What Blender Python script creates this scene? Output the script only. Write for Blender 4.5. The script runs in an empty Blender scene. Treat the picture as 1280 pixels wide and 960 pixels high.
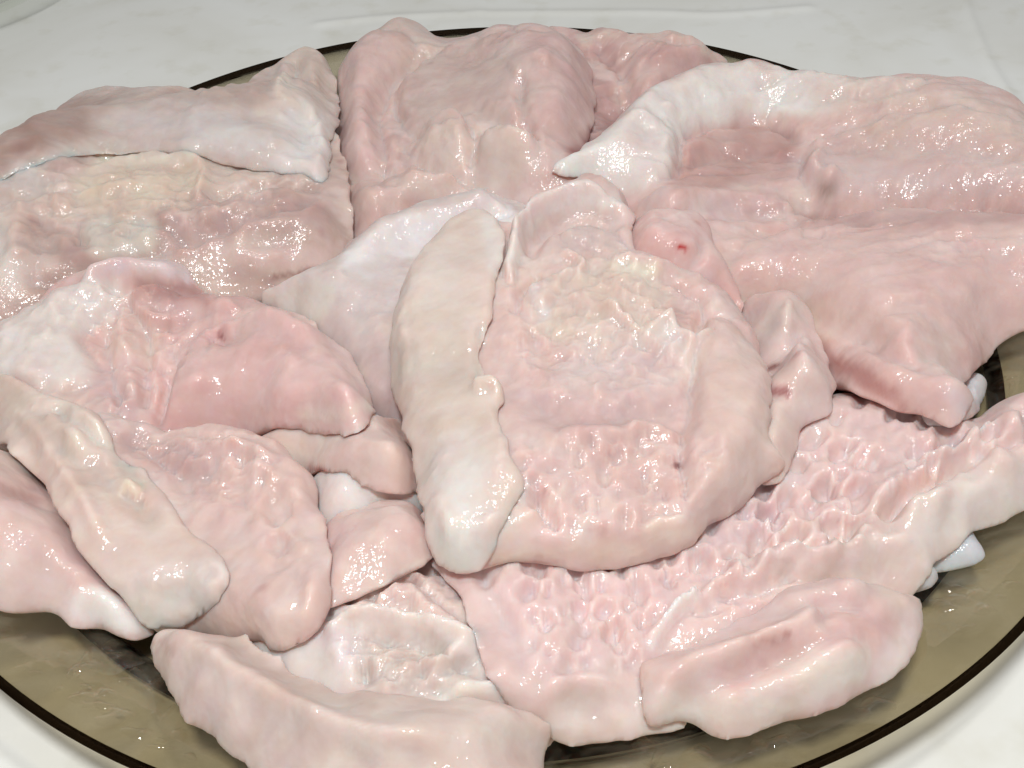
import bpy, math, random
import numpy as np
from mathutils import Matrix, Vector

# ------------------------------------------------------------------ camera, world, lamps, exposure
scene = bpy.context.scene
FPX = 1400.0                                   # focal length in photo pixels (1280 wide)
PITCH, ROLL = math.radians(42.0), math.radians(-2.0)
CAM = np.array([0.00416, -0.25154, 0.207])
cd = bpy.data.cameras.new("camera"); cam = bpy.data.objects.new("camera", cd)
scene.collection.objects.link(cam); scene.camera = cam
cd.sensor_width = 36.0; cd.lens = 36.0 * FPX / 1280.0
cd.clip_start = 0.01; cd.clip_end = 50.0
cam.matrix_world = (Matrix.Translation(Vector(CAM)) @ Matrix.Rotation(math.pi/2 - PITCH, 4, 'X')
                    @ Matrix.Rotation(ROLL, 4, 'Z'))

world = bpy.data.worlds.new("World"); scene.world = world; world.use_nodes = True
bg = world.node_tree.nodes["Background"]
bg.inputs[0].default_value = (1.0, 0.985, 0.96, 1); bg.inputs[1].default_value = 0.27

def lamp(name, loc, target, size, power, col):
    ld = bpy.data.lights.new(name, 'AREA'); ld.shape = 'DISK'; ld.size = size
    ld.energy = power; ld.color = col
    o = bpy.data.objects.new(name, ld); scene.collection.objects.link(o)
    o.location = loc
    o.rotation_euler = (Vector(target) - Vector(loc)).to_track_quat('-Z', 'Y').to_euler()
    return o
lamp("ceiling_lamp", (-0.02, -0.26, 0.48), (0, -0.03, 0.03), 0.062, 1.62, (1.0, 0.985, 0.96))
lamp("fill_lamp", (0.10, -0.10, 0.56), (0, -0.03, 0.03), 0.05, 0.62, (1.0, 0.985, 0.96))  # added second overhead lamp for extra brightness, no known worktop light

vs = scene.view_settings
vs.view_transform = 'Standard'; vs.look = 'None'; vs.exposure = 0.06; vs.gamma = 1.0
vs.use_curve_mapping = False

# ------------------------------------------------------------------ photo pixel <-> place
cR, sR = math.cos(ROLL), math.sin(ROLL); cP, sP = math.cos(PITCH), math.sin(PITCH)
def unproject(uv, z):
    uv = np.asarray(uv, float)
    a = (uv[:, 0]-640)/FPX; b = -(uv[:, 1]-480)/FPX
    x = cR*a - sR*b; y = sR*a + cR*b
    dz = -sP + y*cP; t = (z - CAM[2])/dz
    return np.c_[CAM[0] + x*t, CAM[1] + (cP + y*sP)*t]
def project(X, Y, Z):
    dx, dy, dz = X-CAM[0], Y-CAM[1], Z-CAM[2]
    fw = dy*cP - dz*sP; up = dy*sP + dz*cP
    x = dx/fw; y = up/fw
    a = cR*x + sR*y; b = -sR*x + cR*y
    return 640 + a*FPX, 480 - b*FPX

# ------------------------------------------------------------------ numeric helpers
def hash2(i, j, seed):
    h = (i.astype(np.int64)*374761393 + j.astype(np.int64)*668265263 + seed*974711) & 0xffffffff
    h = ((h ^ (h >> 13))*1274126177) & 0xffffffff
    h = ((h ^ (h >> 16))*2246822519) & 0xffffffff
    return ((h ^ (h >> 15)) & 0xffffff)/float(0xffffff)
def perlin(x, y, seed=0):
    xi, yi = np.floor(x), np.floor(y); xf, yf = x-xi, y-yi
    def g(i, j, fx, fy):
        a = hash2(i, j, seed)*2*np.pi
        return np.cos(a)*fx + np.sin(a)*fy
    u = xf*xf*xf*(xf*(xf*6-15)+10); v = yf*yf*yf*(yf*(yf*6-15)+10)
    n00, n10 = g(xi, yi, xf, yf), g(xi+1, yi, xf-1, yf)
    n01, n11 = g(xi, yi+1, xf, yf-1), g(xi+1, yi+1, xf-1, yf-1)
    return 1.5*((n00*(1-u)+n10*u)*(1-v) + (n01*(1-u)+n11*u)*v)
def fbm(x, y, seed, octv=3):
    s = 0; a = 1.0
    for k in range(octv):
        s = s + a*perlin(x*2**k + 17.3*k, y*2**k - 9.1*k, seed+k*7); a *= 0.5
    return s
def cells(x, y, seed):
    """distance to the nearest scattered point and a random number for that point"""
    xi, yi = np.floor(x), np.floor(y)
    f1 = np.full(x.shape, 9.0); rid = np.zeros(x.shape)
    for di in (-1, 0, 1):
        for dj in (-1, 0, 1):
            i, j = xi+di, yi+dj
            px = i + 0.05 + 0.90*hash2(i, j, seed); py = j + 0.05 + 0.90*hash2(i, j, seed+51)
            d = np.hypot(px-x, py-y)
            rid = np.where(d < f1, hash2(i, j, seed+97), rid); f1 = np.minimum(f1, d)
    return f1, rid
def box1(a, r, ax):
    n = 2*r+1
    p = np.concatenate([np.repeat(np.take(a, [0], ax), r+1, ax), a, np.repeat(np.take(a, [-1], ax), r, ax)], ax)
    c = np.cumsum(p, axis=ax)
    m = a.shape[ax]
    return (np.take(c, range(n, n+m), ax) - np.take(c, range(0, m), ax))/n
def blur(a, r):
    for _ in range(3):
        a = box1(box1(a, r, 0), r, 1)
    return a
def smoothline(P, closed, n=5):
    P = np.asarray(P, float); m = len(P); out = []
    for i in range(m if closed else m-1):
        if closed: p0, p1, p2, p3 = P[i-1], P[i], P[(i+1) % m], P[(i+2) % m]
        else: p0, p1, p2, p3 = P[max(i-1, 0)], P[i], P[i+1], P[min(i+2, m-1)]
        for t in np.arange(n)/n:
            out.append(0.5*((2*p1) + (p2-p0)*t + (2*p0-5*p1+4*p2-p3)*t*t + (3*p1-p0-3*p2+p3)*t**3))
    if not closed: out.append(P[-1])
    return np.array(out)
def segdist(x, y, L, closed):
    d = np.full(x.shape, 1e9); n = len(L); par = np.zeros(x.shape)
    for i in range(n if closed else n-1):
        ax, ay = L[i]; bx, by = L[(i+1) % n]
        ex, ey = bx-ax, by-ay; q = ex*ex+ey*ey+1e-18
        t = np.clip(((x-ax)*ex+(y-ay)*ey)/q, 0, 1)
        dd = (x-ax-t*ex)**2 + (y-ay-t*ey)**2
        m = dd < d; d = np.where(m, dd, d); par = np.where(m, (i+t)/max(n-1, 1), par)
    return np.sqrt(d), par
def sdf(x, y, L):
    """positive inside"""
    d, _ = segdist(x, y, L, True); ins = np.zeros(x.shape, bool); n = len(L)
    for i in range(n):
        ax, ay = L[i]; bx, by = L[(i+1) % n]
        c = ((ay > y) != (by > y))
        xx = (bx-ax)*(y-ay)/((by-ay) if by != ay else 1e-12) + ax
        ins ^= c & (x < xx)
    return np.where(ins, d, -d)
def lin(c):
    c = np.asarray(c, float)/255.0
    return np.where(c <= 0.04045, c/12.92, ((c+0.055)/1.055)**2.4)

# ------------------------------------------------------------------ materials
def newmat(name):
    m = bpy.data.materials.new(name); m.use_nodes = True
    return m, m.node_tree.nodes, m.node_tree.links
def meat_material():
    m, N, L = newmat("raw_meat"); p = N["Principled BSDF"]
    at = N.new("ShaderNodeAttribute"); at.attribute_name = "Col"
    tc = N.new("ShaderNodeTexCoord")
    n1 = N.new("ShaderNodeTexNoise"); n1.inputs["Scale"].default_value = 95; n1.inputs["Detail"].default_value = 6
    n1.inputs["Roughness"].default_value = 0.62
    L.new(tc.outputs["Object"], n1.inputs["Vector"])
    r1 = N.new("ShaderNodeMapRange"); r1.inputs[1].default_value = 0.3; r1.inputs[2].default_value = 0.7
    r1.inputs[3].default_value = 0.90; r1.inputs[4].default_value = 1.09
    L.new(n1.outputs["Fac"], r1.inputs[0])
    n2 = N.new("ShaderNodeTexNoise"); n2.inputs["Scale"].default_value = 210; n2.inputs["Detail"].default_value = 4
    L.new(tc.outputs["Object"], n2.inputs["Vector"])
    r2 = N.new("ShaderNodeMapRange"); r2.inputs[1].default_value = 0.3; r2.inputs[2].default_value = 0.7
    r2.inputs[3].default_value = 0.97; r2.inputs[4].default_value = 1.03
    L.new(n2.outputs["Fac"], r2.inputs[0])
    cb = N.new("ShaderNodeCombineColor")
    sq = N.new("ShaderNodeMath"); sq.operation = 'SQRT'; L.new(r1.outputs[0], sq.inputs[0])
    L.new(sq.outputs[0], cb.inputs[0]); L.new(r1.outputs[0], cb.inputs[1])
    ml = N.new("ShaderNodeMath"); ml.operation = 'MULTIPLY'
    L.new(r1.outputs[0], ml.inputs[0]); L.new(r2.outputs[0], ml.inputs[1]); L.new(ml.outputs[0], cb.inputs[2])
    mx = N.new("ShaderNodeMix"); mx.data_type = 'RGBA'; mx.blend_type = 'MULTIPLY'; mx.inputs[0].default_value = 1
    L.new(at.outputs["Color"], mx.inputs[6]); L.new(cb.outputs[0], mx.inputs[7])
    L.new(mx.outputs[2], p.inputs["Base Color"])
    # wet skin of juice: fine uneven relief under a clear coat
    b1 = N.new("ShaderNodeTexNoise"); b1.inputs["Scale"].default_value = 260; b1.inputs["Detail"].default_value = 1.5
    b1.inputs["Roughness"].default_value = 0.55
    b2 = N.new("ShaderNodeTexNoise"); b2.inputs["Scale"].default_value = 680; b2.inputs["Detail"].default_value = 1
    L.new(tc.outputs["Object"], b1.inputs["Vector"]); L.new(tc.outputs["Object"], b2.inputs["Vector"])
    k1 = N.new("ShaderNodeBump"); k1.inputs["Strength"].default_value = 0.4; k1.inputs["Distance"].default_value = 0.0009
    k2 = N.new("ShaderNodeBump"); k2.inputs["Strength"].default_value = 1.0; k2.inputs["Distance"].default_value = 0.0005
    L.new(b1.outputs["Fac"], k1.inputs["Height"]); L.new(b2.outputs["Fac"], k2.inputs["Height"])
    L.new(k1.outputs[0], k2.inputs["Normal"])
    L.new(k1.outputs[0], p.inputs["Normal"])
    gl = N.new("ShaderNodeBsdfGlossy"); gl.inputs["Color"].default_value = (0.036, 0.036, 0.036, 1)
    gl.inputs["Roughness"].default_value = 0.15; L.new(k2.outputs[0], gl.inputs["Normal"])
    wn = N.new("ShaderNodeTexNoise"); wn.inputs["Scale"].default_value = 48; wn.inputs["Detail"].default_value = 3
    L.new(tc.outputs["Object"], wn.inputs["Vector"])
    wr = N.new("ShaderNodeMapRange"); wr.inputs[1].default_value = 0.36; wr.inputs[2].default_value = 0.60
    wr.inputs[3].default_value = 0.006; wr.inputs[4].default_value = 0.052
    L.new(wn.outputs["Fac"], wr.inputs[0]); L.new(wr.outputs[0], gl.inputs["Color"])
    ad = N.new("ShaderNodeAddShader"); L.new(p.outputs[0], ad.inputs[0]); L.new(gl.outputs[0], ad.inputs[1])
    L.new(ad.outputs[0], N["Material Output"].inputs["Surface"])
    p.inputs["Roughness"].default_value = 0.5
    p.inputs["Specular IOR Level"].default_value = 0.12
    p.inputs["Subsurface Weight"].default_value = 0.85
    p.inputs["Subsurface Radius"].default_value = (1.0, 0.5, 0.38)
    p.inputs["Subsurface Scale"].default_value = 0.0048
    return m
MEAT = meat_material()

def glass_material(name, tint, rough=0.03):
    m, N, L = newmat(name); N.remove(N["Principled BSDF"]); out = N["Material Output"]
    tr = N.new("ShaderNodeBsdfTransparent"); tr.inputs[0].default_value = (*tint, 1)
    gl = N.new("ShaderNodeBsdfGlossy"); gl.inputs["Roughness"].default_value = rough
    gl.inputs[0].default_value = (1, 1, 1, 1)
    fr = N.new("ShaderNodeFresnel"); fr.inputs[0].default_value = 1.48
    mx = N.new("ShaderNodeMixShader")
    ge = N.new("ShaderNodeNewGeometry"); iv = N.new("ShaderNodeMath"); iv.operation = 'SUBTRACT'; iv.inputs[0].default_value = 1.0
    L.new(ge.outputs["Backfacing"], iv.inputs[1])
    fm = N.new("ShaderNodeMath"); fm.operation = 'MULTIPLY'; L.new(fr.outputs[0], fm.inputs[0]); L.new(iv.outputs[0], fm.inputs[1])
    L.new(fm.outputs[0], mx.inputs[0]); L.new(tr.outputs[0], mx.inputs[1]); L.new(gl.outputs[0], mx.inputs[2])
    L.new(mx.outputs[0], out.inputs["Surface"])
    return m
SMOKED = glass_material("smoked_glass", (0.765, 0.725, 0.625))
def juice_film(m):
    """a thin uneven film of dried and wet juice on the glass"""
    N, L = m.node_tree.nodes, m.node_tree.links; out = N["Material Output"]
    src = out.inputs["Surface"].links[0].from_socket
    tc = N.new("ShaderNodeTexCoord"); no = N.new("ShaderNodeTexNoise")
    no.inputs["Scale"].default_value = 55; no.inputs["Detail"].default_value = 7; no.inputs["Distortion"].default_value = 1.6
    L.new(tc.outputs["Object"], no.inputs["Vector"])
    mr = N.new("ShaderNodeMapRange"); mr.inputs[1].default_value = 0.42; mr.inputs[2].default_value = 0.72
    mr.inputs[3].default_value = 0.0; mr.inputs[4].default_value = 0.22
    L.new(no.outputs["Fac"], mr.inputs[0])
    df = N.new("ShaderNodeBsdfDiffuse"); df.inputs[0].default_value = (0.42, 0.38, 0.28, 1)
    mx = N.new("ShaderNodeMixShader"); L.new(mr.outputs[0], mx.inputs[0]); L.new(src, mx.inputs[1]); L.new(df.outputs[0], mx.inputs[2])
    L.new(mx.outputs[0], out.inputs["Surface"])
juice_film(SMOKED)
SMOKED_EDGE = glass_material("smoked_glass_edge", (0.15, 0.12, 0.095))
SMOKED_RING = glass_material("smoked_glass_thick", (0.15, 0.12, 0.09))
CLEAR = glass_material("clear_glass", (0.95, 0.96, 0.94))
JUICE = glass_material("meat_juice_clear", (0.975, 0.965, 0.935), 0.02)

def table_material():
    m, N, L = newmat("marbled_oilcloth"); p = N["Principled BSDF"]
    tc = N.new("ShaderNodeTexCoord")
    n1 = N.new("ShaderNodeTexNoise"); n1.inputs["Scale"].default_value = 11; n1.inputs["Detail"].default_value = 3
    n1.inputs["Distortion"].default_value = 0.8; n1.inputs["Roughness"].default_value = 0.55
    L.new(tc.outputs["Object"], n1.inputs["Vector"])
    cr = N.new("ShaderNodeValToRGB"); e = cr.color_ramp.elements
    e[0].position = 0.30; e[0].color = (*lin((232, 233, 227)), 1)
    e[1].position = 0.70; e[1].color = (*lin((246, 249, 248)), 1)
    k = cr.color_ramp.elements.new(0.5); k.color = (*lin((241, 243, 240)), 1)
    L.new(n1.outputs["Fac"], cr.inputs[0])
    n2 = N.new("ShaderNodeTexNoise"); n2.inputs["Scale"].default_value = 70; n2.inputs["Detail"].default_value = 4
    L.new(tc.outputs["Object"], n2.inputs["Vector"])
    c2 = N.new("ShaderNodeValToRGB"); e = c2.color_ramp.elements
    e[0].position = 0.28; e[0].color = (*lin((247, 246, 242)), 1); e[1].position = 0.45; e[1].color = (1, 1, 1, 1)
    L.new(n2.outputs["Fac"], c2.inputs[0])
    mx = N.new("ShaderNodeMix"); mx.data_type = 'RGBA'; mx.blend_type = 'MULTIPLY'; mx.inputs[0].default_value = 1
    L.new(cr.outputs[0], mx.inputs[6]); L.new(c2.outputs[0], mx.inputs[7])
    L.new(mx.outputs[2], p.inputs["Base Color"])
    p.inputs["Roughness"].default_value = 0.32
    b = N.new("ShaderNodeBump"); b.inputs["Strength"].default_value = 0.12; b.inputs["Distance"].default_value = 0.001
    L.new(n2.outputs["Fac"], b.inputs["Height"]); L.new(b.outputs[0], p.inputs["Normal"])
    return m
TABLE = table_material()

# ------------------------------------------------------------------ object helpers
def link(o):
    scene.collection.objects.link(o); return o
def mesh_object(name, V, F, mat, parent=None, smooth=True, cols=None):
    me = bpy.data.meshes.new(name)
    V = np.asarray(V, np.float32)
    nq = len(F); k = F.shape[1]
    me.vertices.add(len(V)); me.vertices.foreach_set("co", V.ravel())
    me.loops.add(nq*k); me.loops.foreach_set("vertex_index", np.asarray(F, np.int32).ravel())
    me.polygons.add(nq); me.polygons.foreach_set("loop_start", np.arange(0, nq*k, k, dtype=np.int32))
    me.update(calc_edges=True)
    me.polygons.foreach_set("use_smooth", np.full(nq, smooth))
    if cols is not None:
        ca = me.color_attributes.new("Col", 'FLOAT_COLOR', 'POINT')
        ca.data.foreach_set("color", np.c_[cols, np.ones(len(cols))].astype(np.float32).ravel())
    me.materials.append(mat)
    o = link(bpy.data.objects.new(name, me))
    if parent is not None: o.parent = parent
    return o
def tag(o, label, cat, group=None):
    o["label"] = label; o["category"] = cat
    if group: o["group"] = group
def lathe(name, prof, n, mat, parent=None, centre=(0, 0, 0)):
    """closed profile (r, z) turned round the z axis"""
    prof = np.array(prof, float); k = len(prof); a = np.arange(n)*2*np.pi/n
    V = np.stack([np.outer(np.cos(a), prof[:, 0])+centre[0], np.outer(np.sin(a), prof[:, 0])+centre[1],
                  np.tile(prof[:, 1], (n, 1))+centre[2]], -1).reshape(-1, 3)
    i, j = np.meshgrid(np.arange(n), np.arange(k), indexing='ij')
    F = np.stack([i*k+j, i*k+(j+1) % k, ((i+1) % n)*k+(j+1) % k, ((i+1) % n)*k+j], -1).reshape(-1, 4)
    return mesh_object(name, V, F, mat, parent)

# ------------------------------------------------------------------ the table top
def build_table():
    fx = np.concatenate([np.linspace(-1.2, -0.3, 12)[:-1], np.arange(-0.3, 0.32, 0.0016), np.linspace(0.32, 1.2, 12)])
    fy = np.concatenate([np.linspace(-1.0, 0.10, 16)[:-1], np.arange(0.10, 0.30, 0.0016), np.linspace(0.30, 1.4, 14)])
    X, Y = np.meshgrid(fx, fy, indexing='ij')
    Z = 0.0003*perlin(X*9, Y*9, 3)
    # low wrinkles in the cloth behind the plate
    for pts, w, h in (([(1200, -60), (1206, 0), (1222, 45), (1246, 95), (1284, 145), (1330, 190)], 0.0022, 0.0009),
                      ([(400, 30), (480, 22), (600, 17), (800, 15), (900, 18), (1010, 10)], 0.0030, 0.0008),
                      ([(610, -40), (600, 5), (596, 40)], 0.004, 0.0005)):
        L = unproject(smoothline(pts, False), 0.0)
        d, t = segdist(X, Y, L, False)
        Z = Z + h*np.exp(-(d/w)**2)
    n, k = X.shape
    i, j = np.meshgrid(np.arange(n-1), np.arange(k-1), indexing='ij')
    F = np.stack([i*k+j, (i+1)*k+j, (i+1)*k+j+1, i*k+j+1], -1).reshape(-1, 4)
    o = mesh_object("table_top", np.stack([X, Y, Z], -1).reshape(-1, 3), F, TABLE)
    o["kind"] = "structure"
build_table()

# ------------------------------------------------------------------ the plate
RIM, RING = 0.160, 0.1365
plate = link(bpy.data.objects.new("glass_plate", None)); plate.location = (0, 0, 0)
tag(plate, "round smoked brown glass plate with a dark rim under the raw meat", "plate")
lathe("bowl", [(0.0005, 0.0060), (0.125, 0.0060), (0.1325, 0.0066), (0.1352, 0.0085), (0.1375, 0.0112), (0.141, 0.0126),
               (0.150, 0.0160), (0.1580, 0.0200), (0.1584, 0.0182), (0.150, 0.0134), (0.141, 0.0098),
               (0.1405, 0.0085), (0.137, 0.0005), (0.133, 0.0008), (0.125, 0.0024), (0.0005, 0.0024)], 220, SMOKED, plate)
a = np.linspace(0, 2*np.pi, 15)[:-1]
lathe("rim", [(0.1592+0.0010*math.cos(t), 0.0202+0.0011*math.sin(t)+0.3*0.0010*math.cos(t)) for t in a], 260, SMOKED_EDGE, plate)
lathe("foot_ring", [(0.1364+0.0020*math.cos(t), 0.0050+0.0036*math.sin(t)) for t in a], 220, SMOKED_RING, plate)

def plate_height(X, Y):
    r = np.hypot(X, Y)
    return np.interp(r, [0, .125, .1325, .1352, .1375, .141, .150, .157, .161, .200, .3],
                     [.006, .006, .0066, .0085, .0112, .0126, .016, .0196, .0218, .0125, .001])

# ------------------------------------------------------------------ meat: slabs laid one on the other
RES = 0.00075
GX0, GY0 = -0.235, -0.215
NX, NY = int(0.47/RES), int(0.40/RES)
gx = GX0 + RES*np.arange(NX); gy = GY0 + RES*np.arange(NY)
X0, Y0 = np.meshgrid(gx, gy, indexing='ij')
HF = plate_height(X0, Y0)                     # height of everything laid so far
def sample(A, x, y):
    i = np.clip(((x-GX0)/RES).astype(int), 0, NX-1); j = np.clip(((y-GY0)/RES).astype(int), 0, NY-1)
    return A[i, j]

SEED = [11]
def slab(name, outline, T, R, col, parent=None, feats=(), cols=(), rag=0.0007, lump=0.0012, grain=None,
         sag=13, zg=0.03, thick=None, edge=0.16, press=0.0, lumpscale=70, fine=0.00040, rough=0.0005, fs=1.8, terr=0.0008, lobes=(), cling=1.0, blood=(), level=0.6):
    """a limp slab of meat draped over what lies below it.
    outline / feats / cols: photo pixels; T thickness, R edge rounding (m).
    feats: ('r', pts, half width px, height mm) ridge or groove, ('b', (u,v), (ru,rv), height mm[, angle]) lump,
           ('c', polygon, soft px, cell px, depth mm) beaten honeycomb of dents
    cols: ('l', pts, half width px, rgb, strength), ('p', polygon, soft px, rgb, strength)"""
    global HF
    SEED[0] += 13; sd = SEED[0]
    out = smoothline(outline, True, 4)
    R = R*(2.1 if T > 0.009 else 1.3)
    drape = np.maximum(blur(HF, sag), HF)
    drape = blur(drape, 2)
    low = blur(HF, 4); low = low*cling + drape*(1-cling)
    z = np.full(len(out), zg)
    for it in range(7):
        xy = unproject(out, z)
        zn = sample(low, xy[:, 0], xy[:, 1]) + T*(edge+0.1)
        z = 0.5*z + 0.5*zn
        z = (np.roll(z, 1)+2*z+np.roll(z, -1))/4
    xy = unproject(out, z)
    i0, i1 = int((xy[:, 0].min()-GX0)/RES)-4, int((xy[:, 0].max()-GX0)/RES)+6
    j0, j1 = int((xy[:, 1].min()-GY0)/RES)-4, int((xy[:, 1].max()-GY0)/RES)+6
    i0, j0 = max(i0, 0), max(j0, 0); i1, j1 = min(i1, NX), min(j1, NY)
    X, Y = X0[i0:i1, j0:j1].copy(), Y0[i0:i1, j0:j1].copy()
    S = sdf(X, Y, xy)
    S = blur(S, 1) + 0.0007 + rag*1.6*fbm(X*130, Y*130, sd, 3)
    d = np.clip(S, 0, None)
    q_ = np.clip(d/(1.1*max(R, 0.009)), 0, 1); q_ = q_*q_*(3-2*q_)
    B = low[i0:i1, j0:j1]*(1-q_) + drape[i0:i1, j0:j1]*q_
    B = np.maximum(B, HF[i0:i1, j0:j1]-0.0008*cling)
    prof = 1-(1-np.clip(d/R, 0, 1))**2.1
    profb = 1-(1-np.clip(d/(0.5*R), 0, 1))**2
    TT = T*(1 + 0.16*perlin(X*28, Y*28, sd+5))
    if T > 0.008 and level > 0:            # soft meat fills hollows and thins over humps
        TT = np.clip(TT - level*(B - blur(HF, 26)[i0:i1, j0:j1]), 0.45*T, 1.5*T)
    if thick is not None:
        Up, Vp = project(X, Y, B+T)
        for (pu, pv), rr, k in thick:
            TT = TT*(1 + (k-1)*np.exp(-((Up-pu)**2+(Vp-pv)**2)/rr**2))
    top = B + TT*(edge + (1-edge)*prof)
    bot = B + np.minimum(T, TT)*edge*(1-profb) - 0.0002
    U, V = project(X, Y, top)
    wu = 6*perlin(X*110, Y*110, sd+21) + 2.5*perlin(X*330, Y*330, sd+22)
    wv = 6*perlin(X*110, Y*110, sd+23) + 2.5*perlin(X*330, Y*330, sd+24)
    UW, VW = U+wu*0.6, V+wv*0.6
    calm = np.clip(0.45 + 0.9*perlin(X*38, Y*38, sd+91), 0.08, 1.2)
    D = calm*lump*fbm(X*lumpscale, Y*lumpscale, sd+31, 2) + calm*fine*fbm(X*290, Y*290, sd+33, 2)
    rd = 1-np.abs(fbm(X*120 + 0.5*perlin(X*60, Y*60, sd+93), Y*120, sd+92, 2))
    D = D + calm*rough*(np.clip(rd, 0, 1)**3 - 0.45)
    tn = fbm(X*46 + 0.5*perlin(X*90, Y*90, sd+95), Y*46 + 0.5*perlin(X*90, Y*90, sd+96), sd+94, 2)*4 + 9
    tf = tn-np.floor(tn); tf = np.clip((tf-0.5)/0.16+0.5, 0, 1)
    D = D + terr*0.35*calm*(np.floor(tn)+tf*tf*(3-2*tf)-9)
    ga = math.radians(grain[0] if grain else 35*math.sin(sd))
    D = D + calm*0.00028*fbm((X*math.cos(ga)+Y*math.sin(ga))*60, (-X*math.sin(ga)+Y*math.cos(ga))*300, sd+121, 2)
    if grain is not None:
        ang, amp, ac, al = grain       # muscle fibres: direction, height, across and along scale
        ca, sa = math.cos(math.radians(ang)), math.sin(math.radians(ang))
        xa, ya = X*ca+Y*sa, -X*sa+Y*ca
        D = D + amp*fbm(xa*al + 0.4*perlin(X*60, Y*60, sd), ya*ac, sd+41, 3)
        cr = perlin(xa*al*0.7 + 3, ya*ac*0.45, sd+43)
        D = D - 1.3*amp*np.exp(-(cr/0.07)**2)*np.clip(0.2+1.6*perlin(X*30, Y*30, sd+44), 0, 1)
    for ft in feats:
        if ft[0] == 'r':
            L = smoothline(ft[1], False, 4)
            dd, tt = segdist(UW, VW, L, False)
            taper = np.clip(np.minimum(tt, 1-tt)*6 + 0.15, 0, 1)
            D = D + fs*ft[3]*1e-3*np.exp(-(dd/ft[2])**2)*taper
        elif ft[0] == 's':            # a step: one side of the line higher than the other
            L = smoothline(ft[1], False, 4)
            dd, tt = segdist(UW, VW, L, False)
            # side by the polygon given by line and normal
            k = np.clip((tt*(len(L)-1)).astype(int), 0, len(L)-2)
            ex, ey = L[k+1, 0]-L[k, 0], L[k+1, 1]-L[k, 1]
            side = np.sign(ex*(VW-L[k, 1]) - ey*(UW-L[k, 0]))
            D = D + ft[3]*1e-3*np.where(side > 0, np.exp(-(dd/ft[2])**2)*(1-np.exp(-(dd/(0.25*ft[2]))**2)*0.7), -0.35*np.exp(-(dd/(0.3*ft[2]))**2))*np.clip(np.minimum(tt, 1-tt)*6+0.15, 0, 1)
        elif ft[0] == 'b':
            (bu, bv), (ru, rv), h = ft[1], ft[2], ft[3]
            an = math.radians(ft[4]) if len(ft) > 4 else 0
            du, dv = UW-bu, VW-bv
            e = np.hypot((du*math.cos(an)+dv*math.sin(an))/ru, (-du*math.sin(an)+dv*math.cos(an))/rv)
            D = D + fs*h*1e-3*np.exp(-e**2.4)
        elif ft[0] == 'c':
            w = np.clip(sdf(UW, VW, smoothline(ft[1], True, 3))/ft[2]+0.5, 0, 1)
            an = math.radians(ft[5]) if len(ft) > 5 else 0
            st = ft[6] if len(ft) > 6 else 1.0
            cu = (U*math.cos(an)+V*math.sin(an)+wu*0.9)/(ft[3]*st); cv = (-U*math.sin(an)+V*math.cos(an)+wv*0.9)/ft[3]
            f1, rid = cells(cu, cv, sd+61)
            q_ = np.clip((f1-0.22*rid)/(0.30+0.22*rid), 0, 1); pit = 1-q_*q_*(3-2*q_)
            depth = np.clip(0.35 + 0.85*rid + 0.5*perlin(cu*0.6, cv*0.6, sd+78), 0.05, 1.5)
            D = D - w*ft[4]*1e-3*pit*depth + w*ft[4]*0.25e-3
            D = D + w*0.9e-3*fbm(U/26, V/26, sd+79, 2)
        elif ft[0] == 'n':            # an area of small uneven lumps
            w = np.clip(sdf(UW, VW, smoothline(ft[1], True, 3))/ft[2]+0.5, 0, 1)
            nn = fbm((U+wu*1.5)/ft[4], (V+wv*1.5)/(ft[4]*0.6), sd+111, 3)
            D = D + w*ft[3]*1e-3*(nn + 0.8*(1-np.abs(fbm((U+wu)/(1.7*ft[4]), (V+wv)/ft[4], sd+113, 2)))**3 - 0.5)
    lw = []
    for poly, w_, h_, lc, ls in lobes:
        LS = sdf(UW, VW, smoothline(poly, True, 4))
        melt = w_*np.clip(1.1 + 1.1*perlin(X*55, Y*55, sd+101+len(lw)), 0.5, 2.6)
        q_ = np.clip(LS/melt, 0, 1)
        D = D + h_*1e-3*(1-(1-q_)**2.2) - 0.25e-3*h_*np.exp(-(LS/5.0)**2)
        lw.append((np.clip(LS/(0.9*melt)+0.25, 0, 1), lc, ls))
    soft = np.clip(d/(0.5*R), 0, 1)
    top = top + D*(0.12+0.88*soft)
    top = np.maximum(top, bot + np.minimum(0.0012, 0.3*d) + 0.0003)
    U, V = project(X, Y, top)
    UW, VW = U+wu, V+wv
    # own colour of the meat
    c = np.empty(X.shape+(3,)); c[:] = lin(col)
    mot = fbm(X*45, Y*45, sd+81, 3)[..., None]
    c = c*(1 + np.array([0.05, 0.11, 0.12])*mot)
    film = np.clip((fbm(X*60, Y*60, sd+85, 3)-0.2)/0.22, 0, 1)[..., None]*0.33
    c = c*(1-film) + lin((234, 218, 210))*film
    pt = np.clip((fbm(X*24, Y*24, sd+131, 3)-0.05)/0.4, 0, 1)[..., None]*0.5
    c = c*(1-pt) + lin((228, 207, 188))*pt
    # pale threads of membrane, fibre streaks, a few tiny red vessels
    ga = math.radians(grain[0] if grain else 35*math.sin(sd)); xa, ya = X*math.cos(ga)+Y*math.sin(ga), -X*math.sin(ga)+Y*math.cos(ga)
    st = fbm(xa*70, ya*330, sd+121, 3)[..., None]
    c = c*(1 + np.array([0.035, 0.07, 0.075])*st)
    v1 = perlin(X*75 + 0.9*perlin(X*120, Y*120, sd+123), Y*75, sd+122); v2 = np.clip(0.1+1.5*perlin(X*32, Y*32, sd+124), 0, 1)
    vw = (np.exp(-(v1/0.055)**2)*v2*0.45)[..., None]
    c = c*(1-vw) + lin((238, 224, 214))*vw
    f1, rid = cells(X*75, Y*75, sd+125)
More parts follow.
